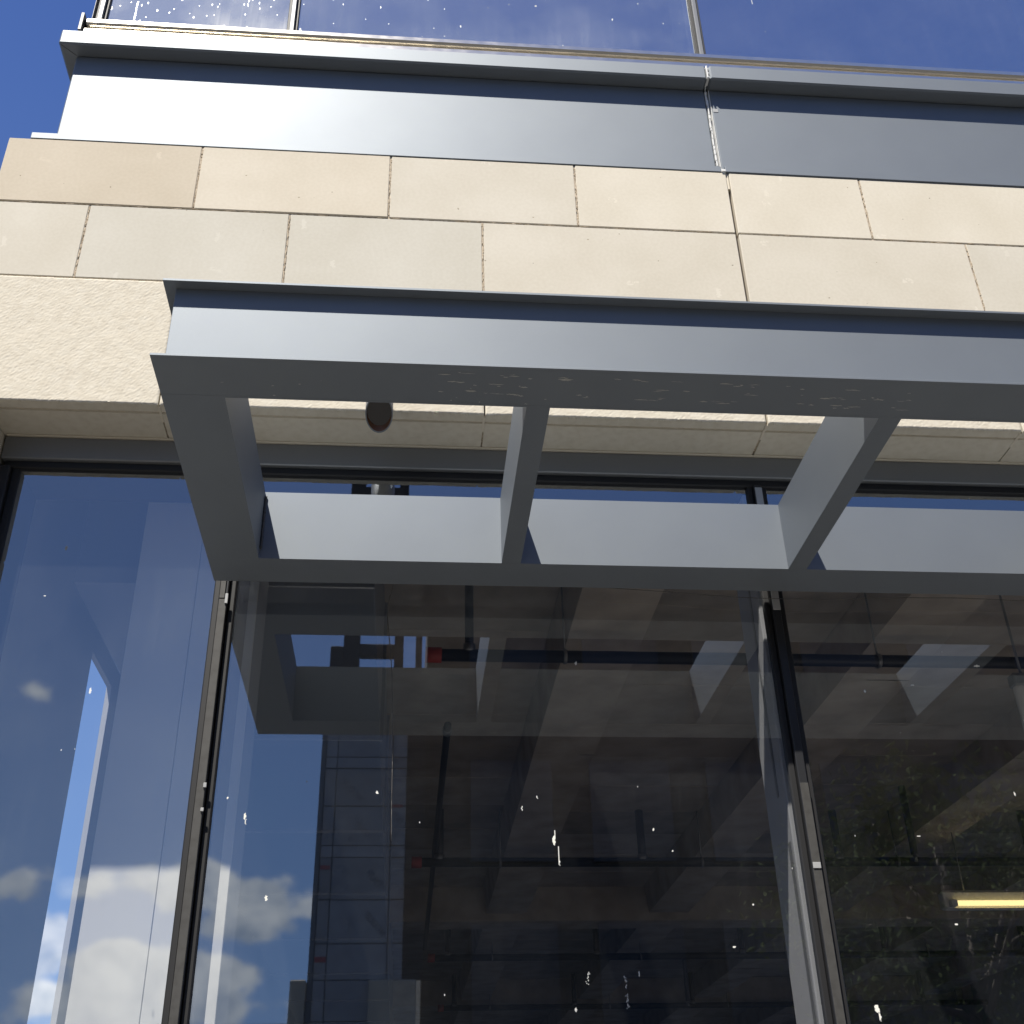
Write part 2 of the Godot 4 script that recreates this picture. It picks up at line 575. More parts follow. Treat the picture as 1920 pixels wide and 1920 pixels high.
# ---------------------------------------------------------------- limestone
func rough_block(x0: float, x1: float, y0: float, y1: float, seed_: int) -> ArrayMesh:
	var st := begin()
	var n := FastNoiseLite.new()
	n.seed = 100
	n.noise_type = FastNoiseLite.TYPE_SIMPLEX_SMOOTH
	n.frequency = 120.0
	n.fractal_octaves = 3
	n.fractal_gain = 0.6
	var n2 := FastNoiseLite.new()
	n2.seed = 101
	n2.frequency = 9.0
	var cell := 0.0034 if seed_ < 5 else 0.02
	var nx := int((x1 - x0) / cell)
	var ny := int((y1 - y0) / cell)
	var pts := []
	for j in ny + 1:
		var line := PackedVector3Array()
		for i in nx + 1:
			var x := lerpf(x0, x1, float(i) / nx)
			var y := lerpf(y0, y1, float(j) / ny)
			var e := minf(minf(i, nx - i), minf(j, ny - j))
			var d := 0.0010 * n.get_noise_2d(x, y) + 0.0007 * n2.get_noise_2d(x, y)
			if e == 0:
				d -= 0.0025
			var yy := y
			if j == 0:
				yy += 0.0045 * absf(n.get_noise_2d(x * 1.1, 31.0)) + 0.002 * n2.get_noise_2d(x, 7.0)
			line.append(Vector3(x, yy, 0.002 + d))
		pts.append(line)
	st.set_smooth_group(1)
	for j in ny:
		for i in nx:
			quad(st, pts[j][i], pts[j][i + 1], pts[j + 1][i + 1], pts[j + 1][i], Vector3.BACK)
	st.set_smooth_group(-1)
	for i in nx:
		quad(st, pts[0][i], pts[0][i + 1], Vector3(pts[0][i + 1].x, y0 + 0.001, -0.016), Vector3(pts[0][i].x, y0 + 0.001, -0.016), Vector3.DOWN)
		quad(st, pts[ny][i], pts[ny][i + 1], Vector3(pts[ny][i + 1].x, y1, -0.016), Vector3(pts[ny][i].x, y1, -0.016), Vector3.UP)
	for j in ny:
		quad(st, pts[j][0], pts[j + 1][0], Vector3(x0, pts[j + 1][0].y, -0.016), Vector3(x0, pts[j][0].y, -0.016), Vector3.LEFT)
		quad(st, pts[j][nx], pts[j + 1][nx], Vector3(x1, pts[j + 1][nx].y, -0.016), Vector3(x1, pts[j][nx].y, -0.016), Vector3.RIGHT)
	# the body behind, with a drip groove cut in its under side
	var pr := PackedVector2Array([Vector2(-0.016, y0 + 0.001), Vector2(-0.016, y1), Vector2(-0.23, y1), Vector2(-0.23, y0), Vector2(-0.046, y0), Vector2(-0.044, y0 + 0.008), Vector2(-0.038, y0 + 0.008), Vector2(-0.036, y0 + 0.0005)])
	prism_into(st, pr, x0, x1)
	return done(st)

func make_stone_wall() -> void:
	var t := thing("limestone_wall", "pale cream limestone wall of smooth blocks over a rough-faced course", "wall", Vector3.ZERO)
	var g := 0.0022  # half a joint
	var row1 := [XL, -0.715, -0.103, 0.509, 1.033, 1.492, 2.104, 2.716, 3.328, 3.94, 4.552, 5.164, 5.776, 6.388, 7.0, XR]
	var row2 := [XL, -1.030, -0.413, 0.198, 1.033, 1.807, 2.419, 3.031, 3.643, 4.255, 4.867, 5.479, 6.091, 6.703, XR]
	var tone1 := [0, 5, 2, 3, 3, 3, 2, 5]
	var tone2 := [1, 4, 4, 2, 2, 1, 3, 2]
	for r in 2:
		var xs: Array = row1 if r == 0 else row2
		var tones: Array = tone1 if r == 0 else tone2
		var lo := YB if r == 0 else YC
		var hi := YA if r == 0 else YB
		for i in xs.size() - 1:
			var a: float = xs[i] + (0.0 if i == 0 else g)
			var b: float = xs[i + 1] - g
			if absf(xs[i] - 1.033) < 0.001:
				a += 0.003
			if absf(xs[i + 1] - 1.033) < 0.001:
				b -= 0.003
			var front := rng.randf_range(-0.0012, 0.0012)
			slab(t, "block", Vector3(a, lo + g, -0.20), Vector3(b, hi - (g if r == 1 else 0.0), front), M.stone[tones[i % 8]], 0.0025)
	var xr := [XL, -0.722, 0.197, 1.030, 1.81, 2.73, 3.65, 4.57, 5.49, 6.41, XR]
	for i in xr.size() - 1:
		put(t, "rough_block", rough_block(xr[i] + g, xr[i + 1] - g - (0.003 if i == 2 else 0.0), YR, YC - g, i), M.rough)
	# pier at the corner of the building
	var y := YR
	var k := 0
	while y > 0.12:
		var y1 := maxf(0.12, y - 0.305)
		slab(t, "block", Vector3(XL, y1 + g, -0.40), Vector3(-1.188, y - g, 0.0), M.stone[[2, 5, 3][k % 3]], 0.003)
		y = y1
		k += 1
	slab(t, "mortar_bed", Vector3(XL + 0.006, YC - 0.004, -0.30), Vector3(1.028, YA - 0.004, -0.0036), M.mortar, 0.0)
	slab(t, "mortar_bed", Vector3(1.040, YC - 0.004, -0.30), Vector3(XR, YA - 0.004, -0.0036), M.mortar, 0.0)
	slab(t, "mortar_bed", Vector3(XL + 0.006, 0.12, -0.39), Vector3(-1.196, YR, -0.008), M.mortar, 0.0)
	slab(t, "mortar_bed", Vector3(XL + 0.006, YR + 0.006, -0.30), Vector3(XR, YC - 0.006, -0.030), M.mortar, 0.0)
	# beads of sealant left in the wide movement joint and between the soffit stones
	slab(t, "sealant", Vector3(1.0292, YA - 0.075, -0.02), Vector3(1.0368, YA - 0.002, -0.004), M.sealant, 0.002)
	for x in [-0.722, 0.197, 1.030, 1.81]:
		slab(t, "sealant", Vector3(x - 0.0045, YR - 0.0012, -0.085), Vector3(x + 0.0035, YR + 0.006, -0.012), M.sealant, 0.001)
	# crumbs of mortar smeared along the joints
	rng.seed = 55
	var cr := begin()
	for x in [[-0.715, YB, YA], [-0.103, YB, YA], [0.509, YB, YA], [1.492, YB, YA], [-1.03, YC, YB], [-0.413, YC, YB], [0.198, YC, YB], [1.807, YC, YB], [2.104, YB, YA]]:
		for c in 75:
			var w := rng.randf_range(0.0012, 0.0042)
			bevel_into(cr, Vector3(x[0] + rng.randf_range(-0.0022, 0.0022), rng.randf_range(x[1] + 0.01, x[2] - 0.01), -0.0025), Vector3(w, rng.randf_range(0.003, 0.02), rng.randf_range(0.003, 0.0052)), 0.0008)
	for bed in [YB, YC]:
		for c in 90:
			bevel_into(cr, Vector3(rng.randf_range(-1.3, 2.3), bed + rng.randf_range(-0.0018, 0.002), -0.0025), Vector3(rng.randf_range(0.004, 0.03), rng.randf_range(0.001, 0.003), rng.randf_range(0.003, 0.0052)), 0.0008)
	var cm := put(t, "mortar_crumbs", done(cr), M.mortar)
	cm.set_meta("kind", "stuff")
	# back-up wall between the stone and the room
	slab(t, "backing", Vector3(XL + 0.02, YR + 0.09, -0.415), Vector3(XR, 5.05, -0.305), M.drywall_grey, 0.0)

# ---------------------------------------------------------------- metal cornice
func make_cornice() -> void:
	var t := thing("metal_cornice", "silver-grey metal cornice band with projecting cap above the limestone", "cornice")
	var zf := -0.03
	var zc := 0.02
	var j0 := 1.010
	var j1 := 1.026
	# lower lip over the stone
	slab(t, "drip_edge", Vector3(-1.264, YA + 0.001, -0.36), Vector3(j0 + 0.004, YA + 0.029, 0.002), M.paint, 0.002)
	slab(t, "drip_edge", Vector3(j1 + 0.002, YA + 0.001, -0.36), Vector3(XR, YA + 0.031, 0.003), M.paint, 0.002)
	for s in [[-1.200, j0, 0.0], [j1, XR, 0.0025]]:
		slab(t, "fascia_panel", Vector3(s[0], YA + 0.029, -0.36), Vector3(s[1], 5.072, zf + s[2]), M.paint, 0.005)
	slab(t, "cap", Vector3(-1.250, 5.074, -0.36), Vector3(j0, 5.146, zc), M.paint, 0.006)
	slab(t, "cap", Vector3(j1 - 0.004, 5.074, -0.36), Vector3(XR, 5.147, zc + 0.002), M.paint, 0.006)
	# mitre seam under the corner of the cap
	var st := begin()
	tube_into(st, Vector3(-1.246, 5.0737, 0.016), Vector3(-1.200, 5.0737, -0.030), 0.0009, 0.0009, 6)
	put(t, "seam", done(st), M.bead)
	# backing strip in the panel joint with a ragged bead of pale film, and the clip at the cap
	slab(t, "joint_strip", Vector3(j0 - 0.001, YA + 0.030, -0.05), Vector3(j1 + 0.001, 5.070, -0.041), M.pale_film, 0.001)
	var y := YA + 0.032
	while y < 5.06:
		var h := rng.randf_range(0.012, 0.035)
		slab(t, "film_scrap", Vector3(j0 + rng.randf_range(0.000, 0.003), y, -0.041), Vector3(j0 + rng.randf_range(0.006, 0.009), minf(y + h, 5.068), -0.0285), M.enamel, 0.0015)
		y += h + 0.0006
	slab(t, "film_edge", Vector3(j1 - 0.0022, YA + 0.033, -0.045), Vector3(j1 - 0.0002, 5.069, -0.0262), M.enamel, 0.0006)
	slab(t, "clip", Vector3(j0 + 0.001, 5.078, -0.02), Vector3(j0 + 0.006, 5.142, zc + 0.003), M.enamel, 0.001)
	for k in 3:
		slab(t, "clip", Vector3(j0 + 0.004, 5.082 + 0.022 * k, -0.02), Vector3(j1 - 0.005, 5.092 + 0.022 * k, zc - 0.002), M.enamel, 0.001)
	slab(t, "film_scrap", Vector3(j1 + 0.004, 4.955, -0.0275), Vector3(j1 + 0.022, 4.972, -0.0262), M.pale_film, 0.0006)
	slab(t, "film_scrap", Vector3(j0 + 0.004, YA + 0.001, 0.002), Vector3(j0 + 0.018, YA + 0.012, 0.0055), M.enamel, 0.001)

# ---------------------------------------------------------------- glass
var dirt_spots := {}

func speck(im: Image, orm: Image, x: int, y: int, w: int, h: int, c: Color) -> void:
	im.fill_rect(Rect2i(x, y, w, h), c)
	orm.fill_rect(Rect2i(x, y, w, h), Color(0, 0.9, 0))

func blob(im: Image, orm: Image, cx: float, cy: float, rx: float, ry: float, c: Color) -> void:
	for y in range(int(cy - ry), int(cy + ry) + 1):
		if y < 0 or y >= im.get_height():
			continue
		var q := 1.0 - pow((y - cy) / maxf(ry, 0.5), 2)
		if q <= 0.0:
			continue
		var hw := rx * sqrt(q) * rng.randf_range(0.75, 1.1)
		speck(im, orm, int(cx - hw), y, maxi(1, int(2 * hw)), 1, c)

# coated glass: a part of the light is mirrored, the rest passes; dust, runs and splashes lie on it
func pane_material(size: Vector2, seed_: int, mirror: float, dust: float, runs: int, drops: int, marks: Array) -> StandardMaterial3D:
	var ppm := 520.0 if size.x < 2.0 else 320.0
	var w := int(size.x * ppm)
	var h := mini(2040, int(size.y * ppm))
	var sx := w / size.x
	var sy := h / size.y
	var im := Image.create(w, h, false, Image.FORMAT_RGBA8)
	var orm := Image.create(w, h, false, Image.FORMAT_RGB8)
	im.fill(Color(0.93, 0.965, 1.0, mirror))
	var n := FastNoiseLite.new()
	n.seed = seed_
	n.frequency = 0.004
	n.fractal_octaves = 5
	var nv := FastNoiseLite.new()
	nv.seed = seed_ + 1
	nv.frequency = 0.03
	nv.fractal_octaves = 3
	# dust in blotches and rain streaks, cells of 4 by 4 texels
	for y in range(0, h, 4):
		for x in range(0, w, 4):
			var a := clampf(n.get_noise_2d(x, y) * 0.9 + 0.35, 0.0, 1.0)
			var b := clampf(nv.get_noise_2d(x * 1.6, y * 0.12) * 1.5 + 0.1, 0.0, 1.0)
			var d := dust * (0.25 + a * 0.85 + a * b * 0.55)
			# a share d of the sheet is pale dust, the rest mirrors: one blended layer
			var al := mirror + d * (1.0 - mirror)
			var share := d / al
			im.fill_rect(Rect2i(x, y, 4, 4), Color(0.93, 0.965, 1.0).lerp(Color(0.93, 0.92, 0.9), share) * Color(1, 1, 1, 0) + Color(0, 0, 0, al))
			orm.fill_rect(Rect2i(x, y, 4, 4), Color(0, 0.015, 1.0 - share))
	rng.seed = seed_ + 50
	for k in runs:
		var x := rng.randi_range(0, w - 3)
		var y := rng.randi_range(0, h - 60)
		var l := rng.randi_range(20, 160)
		var a := rng.randf_range(0.05, 0.22)
		for i in l:
			if rng.randf() < 0.75:
				speck(im, orm, x + (1 if rng.randf() < 0.15 else 0), y + i, rng.randi_range(1, 2), 1, Color(0.86, 0.86, 0.85, mirror + a * (1.0 - float(i) / l)))
	for k in drops:
		var x := rng.randf_range(0, w)
		var y := rng.randf_range(0, h)
		var r := 0.5 + 2.2 * pow(rng.randf(), 3)
		blob(im, orm, x, y, r, r * rng.randf_range(1.0, 2.6), Color(0.92, 0.91, 0.88, rng.randf_range(0.4, 0.85)))
	for m in marks:  # splashes: place in metres from the pane's lower left corner, half width and half height in millimetres
		var c := Color(0.93, 0.92, 0.87, 0.97)
		var x: float = m[0] * sx
		var y: float = h - m[1] * sy
		if m[-1] is String:
			c.a = rng.randf_range(0.72, 0.86)
			blob(im, orm, x, y, m[2] * sx / 1000.0, m[3] * sy / 1000.0, c)
		elif m.size() > 4:  # a broken trickle of small dots
			for i in int(m[3] / 1.6):
				if rng.randf() < 0.6:
					blob(im, orm, x + rng.randf_range(-1.5, 1.5) + i * m[4], y + i * 2.0 * sy / 1000.0, rng.randf_range(0.4, 0.9), rng.randf_range(0.5, 1.0), Color(0.93, 0.92, 0.87, rng.randf_range(0.4, 0.8)))
		else:
			blob(im, orm, x, y, m[2] * sx / 1000.0, m[3] * sy / 1000.0, c)
	var mt := mat(Color(1, 1, 1, 1), 1.0, 1.0)
	mt.transparency = BaseMaterial3D.TRANSPARENCY_ALPHA
	mt.albedo_texture = ImageTexture.create_from_image(im)
	var ot := ImageTexture.create_from_image(orm)
	mt.roughness_texture = ot
	mt.roughness_texture_channel = BaseMaterial3D.TEXTURE_CHANNEL_GREEN
	mt.metallic_texture = ot
	mt.metallic_texture_channel = BaseMaterial3D.TEXTURE_CHANNEL_BLUE
	mt.texture_repeat = false
	return mt

func sheet(size: Vector2) -> ArrayMesh:
	var st := begin()
	st.set_normal(Vector3.BACK)
	var c := [[0, 0], [1, 0], [1, 1], [0, 1]]
	for k in [0, 2, 1, 0, 3, 2]:
		st.set_normal(Vector3.BACK)
		st.set_uv(Vector2(c[k][0], 1 - c[k][1]))
		st.add_vertex(Vector3(c[k][0] * size.x, c[k][1] * size.y, 0))
	return st.commit()

func add_pane(parent: Node, lo: Vector2, hi: Vector2, z: float, m: Material) -> void:
	put(parent, "pane", sheet(hi - lo), m, Vector3(lo.x, lo.y, z))

func make_upper_windows() -> void:
	var t := thing("upper_window", "dusty mirror-like upper window band with dark mullions above the cornice", "window")
	var zg := -0.135
	var y0 := 5.235
	var y1 := 9.3
	# sill track: two bright rails with a groove between, set on the cap, and its end plate
	var track := Node3D.new()
	track.name = "sill_track"
	t.add_child(track, true)
	var x0 := -1.205
	slab(track, "lower_rail", Vector3(x0, 5.162, -0.16), Vector3(XR, 5.226, -0.026), M.mill, 0.009)
	slab(track, "groove", Vector3(x0 + 0.002, 5.226, -0.15), Vector3(XR, 5.256, -0.050), M.mill, 0.002)
	slab(track, "upper_rail", Vector3(x0, 5.256, -0.16), Vector3(XR, 5.288, -0.034), M.mill, 0.010)
	slab(track, "end_plate", Vector3(x0 - 0.012, 5.205, -0.16), Vector3(x0 - 0.0005, 5.297, -0.022), M.frame_dark, 0.001)
	slab(track, "shim", Vector3(-1.235, 5.147, -0.30), Vector3(XR, 5.162, -0.045), M.gasket, 0.001)
	var xs := [-1.19, -0.495, 1.056, 2.60, 4.14, 5.68, 7.22]
	for i in xs.size():
		var mu := Node3D.new()
		mu.name = "mullion"
		t.add_child(mu, true)
		var x: float = xs[i]
		slab(mu, "cap_strip", Vector3(x - 0.008, y0 - 0.03, zg), Vector3(x + 0.008, y1, zg + 0.022), M.frame, 0.002)
		for s in [-1.0, 1.0]:
			slab(mu, "gasket", Vector3(x + s * 0.014 - 0.006, y0 - 0.03, zg), Vector3(x + s * 0.014 + 0.006, y1, zg + 0.010), M.gasket, 0.002)
		slab(mu, "tube", Vector3(x - 0.03, y0 - 0.03, zg - 0.20), Vector3(x + 0.03, y1, zg - 0.032), M.frame, 0.002)
		if i + 1 < xs.size():
			var lo := Vector2(x + 0.006, y0 - 0.02)
			var hi := Vector2(xs[i + 1] - 0.006, y1)
			var marks := []
			if i < 2:
				rng.seed = 300 + i
				for k in (90 if i == 0 else 36):
					var mx := rng.randf_range(0.01, hi.x - lo.x - 0.01) if i == 0 else pow(rng.randf(), 1.8) * 1.5
					marks.append([mx, 0.04 + 0.5 * rng.randf(), rng.randf_range(0.5, 2.6), rng.randf_range(0.8, 7.0) * (0.4 + rng.randf()), "faint"])
			var key := mini(i, 2)
			if not M.has("upper%d" % key):
				M["upper%d" % key] = pane_material(hi - lo, 210 + key, 0.72, [0.5, 0.09, 0.02][key], [14, 10, 6][key], [50, 40, 30][key], marks)
			add_pane(t, lo, hi, zg, M["upper%d" % key])
	slab(t, "end_tube", Vector3(-1.222, y0 - 0.03, zg - 0.20), Vector3(-1.2205, y1, zg + 0.010), M.pale_film, 0.0)
	slab(t, "head_frame", Vector3(-1.222, y1, -0.34), Vector3(XR, y1 + 0.1, -0.10), M.frame, 0.003)

func make_storefront() -> void:
	var t := thing("storefront", "tall storefront glazing with dark mullions recessed under the stone soffit", "glazing")
	var y0 := 0.22
	var y1 := 3.478
	slab(t, "head_frame", Vector3(-1.184, 3.497, -0.38), Vector3(XR, 3.571, -0.169), M.frame, 0.003)
	slab(t, "head_bead", Vector3(-1.180, 3.572, -0.30), Vector3(XR, 3.5765, -0.163), M.sealant, 0.001)
	slab(t, "head_gasket", Vector3(-1.176, 3.472, -0.36), Vector3(XR, 3.497, -0.183), M.gasket, 0.004)
	slab(t, "sill_frame", Vector3(-1.184, 0.12, -0.38), Vector3(XR, 0.25, -0.165), M.frame, 0.003)
	slab(t, "jamb", Vector3(-1.185, 0.25, -0.38), Vector3(-1.150, 3.472, -0.167), M.frame_dark, 0.003)
	slab(t, "jamb_gasket", Vector3(-1.150, 0.25, -0.36), Vector3(-1.128, 3.472, -0.186), M.gasket, 0.003)
	var xs := [-0.511, 1.030, 2.571, 4.112, 5.653, 7.194]
	for i in xs.size():
		var x: float = xs[i]
		var mu := Node3D.new()
		mu.name = "mullion"
		t.add_child(mu, true)
		slab(mu, "pressure_plate", Vector3(x - 0.0115, 0.25, ZG - 0.002), Vector3(x + 0.0115, 3.472, -0.170), M.frame_dark, 0.002)
		for s in [-1.0, 1.0]:
			slab(mu, "gasket", Vector3(x + s * 0.021 - 0.009, 0.25, ZG - 0.010), Vector3(x + s * 0.021 + 0.009, 3.472, -0.184), M.gasket, 0.003)
		slab(mu, "tube", Vector3(x - 0.032, 0.25, -0.41), Vector3(x + 0.032, 3.472, -0.228), M.drywall_grey, 0.003)
		if i == 0:
			slab(mu, "protective_film", Vector3(x - 0.0105, 0.3, -0.1698), Vector3(x + 0.0105, 3.055, -0.1655), M.cap_film, 0.0015)
			slab(mu, "protective_film", Vector3(x - 0.0105, 3.058, -0.1698), Vector3(x + 0.004, 3.40, -0.1660), M.cap_film, 0.0015)
			for q in [[3.04, 0.010], [2.53, 0.004], [2.47, 0.003]]:
				slab(mu, "film_scrap", Vector3(x + 0.006, q[0], -0.1655), Vector3(x + 0.014, q[0] + q[1] * 3.0, -0.1615), M.pale_film, 0.0012)
		elif i == 1:
			slab(mu, "protective_film", Vector3(x - 0.0105, 3.052, -0.1698), Vector3(x + 0.0105, 3.46, -0.1655), M.pale_film, 0.004)
			slab(mu, "protective_film", Vector3(x - 0.0112, 0.3, -0.1698), Vector3(x + 0.0105, 2.55, -0.1655), M.cap_film, 0.0015)
			slab(mu, "film_scrap", Vector3(x - 0.011, 2.33, -0.1655), Vector3(x + 0.009, 2.345, -0.1630), M.pale_film, 0.001)
			# torn film hanging off the inner tube
			for k in 2:
				var yy0 := 2.55 if k == 0 else 0.4
				var yy1 := 3.35 if k == 0 else 2.42
				slab(mu, "inner_film", Vector3(x - 0.0345, yy0, -0.30 + 0.035 * k), Vector3(x - 0.0325, yy1, -0.285 + 0.045 * k), M.frame, 0.0008)
		var left: float = -1.140 if i == 0 else xs[i - 1] + 0.014
		var right: float = x - 0.014
		var marks := []
		match i:
			0:
				marks = [[0.30, 2.42, 1.2, 1.2], [0.42, 2.1, 0.8, 0.8], [0.15, 2.85, 3.0, 1.0]]
			1:
				marks = [[0.870, 2.189, 4.5, 12.0], [0.872, 2.205, 1.6, 10.0], [0.880, 2.150, 1.2, 24.0], [0.881, 2.135, 2.5, 3.0],
					[0.098, 2.248, 3.0, 9.0], [0.101, 2.235, 1.5, 6.0], [0.051, 2.295, 2.5, 3.0], [0.167, 2.05, 3.5, 7.0], [0.423, 2.31, 4.0, 4.0],
					[1.125, 2.216, 2.5, 3.5], [1.17, 2.162, 3, 2.0], [0.94, 1.878, 2.0, 30.0, -0.2], [1.025, 1.865, 2.0, 60.0, 0.05], [1.06, 1.87, 1.0, 6.0],
					[0.79, 2.27, 1.0, 6.0], [0.83, 2.3, 0.8, 4.0], [1.36, 2.03, 3.0, 2.0], [1.3, 1.93, 4.0, 2.5]]
			2:
				marks = [[0.090, 1.787, 7.0, 9.0], [0.094, 1.770, 3.0, 11.0], [0.567, 2.313, 2.0, 6.0], [0.33, 1.98, 8.0, 1.2], [0.72, 1.9, 9.0, 1.5], [0.21, 2.6, 3.0, 5.0], [0.35, 2.62, 7.0, 2.0], [0.55, 2.68, 9.0, 3.0], [0.28, 2.2, 6, 1.4]]
		var lo := Vector2(left, y0)
		var hi := Vector2(right, y1 - 0.002)
		var key := mini(i, 3)
		if not M.has("pane%d" % key):
			M["pane%d" % key] = pane_material(hi - lo, 240 + key * 7, 0.31, [0.016, 0.006, 0.006, 0.006][key], [1, 0, 1, 1][key], [10, 24, 34, 12][key], marks)
		add_pane(t, lo, hi, ZG, M["pane%d" % key])

# ---------------------------------------------------------------- canopy
func make_canopy() -> void:
	var t := thing("entrance_canopy", "silver-grey metal canopy frame with open bays over the storefront", "canopy")
	var x0 := -0.527
	var x1 := 5.47
	var zf := 0.862       # outer front edge of the plates
	var zi := 0.728       # inner edge of the front plates
	var zj := 0.0354      # inner face of the rear member
	var zb := -0.0946
	var xi := -0.397
	var e := 0.024        # how far the plates stand out past the web
	var th := 0.006
	var w := 0.006
	for s in [["bottom_plate", CYB, CYB + th], ["top_plate", CYT - th, CYT]]:
		slab(t, s[0], Vector3(x0, s[1], zi + w), Vector3(x1, s[2], zf), M.paint, 0.0006)
		slab(t, s[0], Vector3(x0, s[1], zb), Vector3(x1, s[2], zj - w), M.paint, 0.0006)
		slab(t, s[0], Vector3(x0, s[1], zj - w), Vector3(xi - w, s[2], zi + w), M.paint, 0.0)
		slab(t, s[0], Vector3(x1 - 0.13 + w, s[1], zj - w), Vector3(x1, s[2], zi + w), M.paint, 0.0)
	var ya := CYB + th
	var yb := CYT - th
	slab(t, "outer_web", Vector3(x0 + e, ya, zf - e - w), Vector3(x1 - e, yb, zf - e), M.paint, 0.0006)
	slab(t, "outer_web", Vector3(x0 + e, ya, zb + e), Vector3(x1 - e, yb, zb + e + w), M.paint, 0.0006)
	slab(t, "outer_web", Vector3(x0 + e, ya, zb + e + w), Vector3(x0 + e + w, yb, zf - e - w), M.paint, 0.0)
	slab(t, "outer_web", Vector3(x1 - e - w, ya, zb + e + w), Vector3(x1 - e, yb, zf - e - w), M.paint, 0.0)
	# inner faces of the four members, flush with the plates above and below
	slab(t, "inner_web", Vector3(xi - w, CYB, zi), Vector3(x1 - 0.13 + w, CYT, zi + w), M.paint, 0.0)
	slab(t, "inner_web", Vector3(xi - w, CYB, zj - w), Vector3(x1 - 0.13 + w, CYT, zj), M.paint, 0.0)
	slab(t, "inner_web", Vector3(xi - w, CYB, zj), Vector3(xi, CYT, zi), M.paint, 0.0)
	slab(t, "inner_web", Vector3(x1 - 0.13, CYB, zj), Vector3(x1 - 0.13 + w, CYT, zi), M.paint, 0.0)
	var x := 0.2588
	while x < x1 - 0.3:
		slab(t, "cross_member", Vector3(x - 0.0253, CYB, zj), Vector3(x + 0.0253, CYT, zi), M.paint, 0.0008)
		x += 0.7729
	# a rough weld bead down the inner corner at the rear
	var st := begin()
	st.set_smooth_group(1)
	rng.seed = 77
	var y := ya + 0.02
	while y < yb - 0.012:
		var r := rng.randf_range(0.0022, 0.0042)
		tube_into(st, Vector3(xi + 0.004, y, zj + 0.004), Vector3(xi + 0.004 + rng.randf_range(-0.001, 0.001), y + 0.006, zj + 0.004), r, r * 0.8, 7)
		y += 0.0055
	put(t, "weld_bead", done(st), M.bead)
	# flakes of torn protective film left on the under side of the front plate
	var fl := begin()
	for k in 90:
		var cx := rng.randf_range(0.05, 1.05) if k < 78 else rng.randf_range(-0.4, 0.3)
		var row := rng.randi_range(0, 2)
		var cz := 0.835 - 0.030 * row + rng.randf_range(-0.006, 0.006) - 0.01 * cx
		if k >= 78:
			cz = rng.randf_range(0.74, 0.82)
		var l := rng.randf_range(0.002, 0.016) if k < 78 else rng.randf_range(0.001, 0.004)
		var wd := rng.randf_range(0.0006, 0.0020)
		var px := []
		for i in 7:
			var f := float(i) / 6.0
			px.append([cx + l * (f - 0.5) * 2.0, cz + rng.randf_range(-0.0009, 0.0009), wd * sin(PI * (0.08 + 0.84 * f)) * rng.randf_range(0.5, 1.2)])
		for i in 6:
			var a: Array = px[i]
			var b: Array = px[i + 1]
			var yy := CYB - 0.0006
			quad(fl, Vector3(a[0], yy, a[1] - a[2]), Vector3(b[0], yy, b[1] - b[2]), Vector3(b[0], yy, b[1] + b[2]), Vector3(a[0], yy, a[1] + a[2]), Vector3.DOWN)
	var f0 := put(t, "film_residue", done(fl), M.residue)
	f0.set_meta("kind", "stuff")
	# arms that carry the frame from the mullions
	for mx in [-0.460, 1.030, 2.571, 4.112, 5.40]:
		slab(t, "bracket", Vector3(mx - 0.02, CYB + 0.05, -0.172), Vector3(mx + 0.02, CYT - 0.05, zb + e), M.paint, 0.002)

# ---------------------------------------------------------------- the small slanted downlight on the stone
func make_downlight() -> void:
	var c := Vector3(-0.1011, 3.493, 0.105)
	var t := thing("wall_light", "small grey cylinder wall light with slanted dark opening on rough stone", "wall light", c)
	var ro := 0.0376
	var ri := 0.0346
	var n := 40
	var st := begin()
	st.set_smooth_group(1)
	var inner := begin()
	inner.set_smooth_group(1)
	var rim := begin()
	for i in n:
		var a := [TAU * i / n, TAU * (i + 1) / n]
		var o := []
		var q := []
		for k in 2:
			o.append(Vector3(cos(a[k]) * ro, sin(a[k]) * ro, sin(a[k]) * ro))
			q.append(Vector3(cos(a[k]) * ri, sin(a[k]) * ri, sin(a[k]) * ri))
		var dir := Vector3(cos(a[0]), 0, sin(a[0]))
		quad(st, o[0], o[1], Vector3(o[1].x, 0.2, o[1].z), Vector3(o[0].x, 0.2, o[0].z), dir)
		quad(inner, q[0], q[1], Vector3(q[1].x, 0.17, q[1].z), Vector3(q[0].x, 0.17, q[0].z), -dir)
		tri(st, Vector3(0, 0.2, 0), Vector3(o[1].x, 0.2, o[1].z), Vector3(o[0].x, 0.2, o[0].z), Vector3.UP)
		quad(rim, o[0], o[1], q[1], q[0], Vector3(0, -1, 1))
	put(t, "housing", done(st), M.frame)
	put(t, "lining", done(inner), mat(lin(0.16, 0.07, 0.03), 0.4, 0.3))
	put(t, "rim", done(rim), M.paint)
	var lens := begin()
	for i in n:
		var a0 := TAU * i / n
		var a1 := TAU * (i + 1) / n
		tri(lens, Vector3(0, 0.016, 0), Vector3(cos(a0) * ri, sin(a0) * ri * 0.9 + 0.016, sin(a0) * ri), Vector3(cos(a1) * ri, sin(a1) * ri * 0.9 + 0.016, sin(a1) * ri), Vector3(0, -1, 1))
	put(t, "lens", done(lens), mat(lin(0.02, 0.02, 0.022), 0.22))
	slab(t, "arm", Vector3(-0.010, 0.172, -0.094), Vector3(0.010, 0.192, -0.030), M.frame, 0.003)
	slab(t, "wall_plate", Vector3(-0.025, 0.150, -0.1045), Vector3(0.025, 0.21, -0.094), M.frame, 0.003)

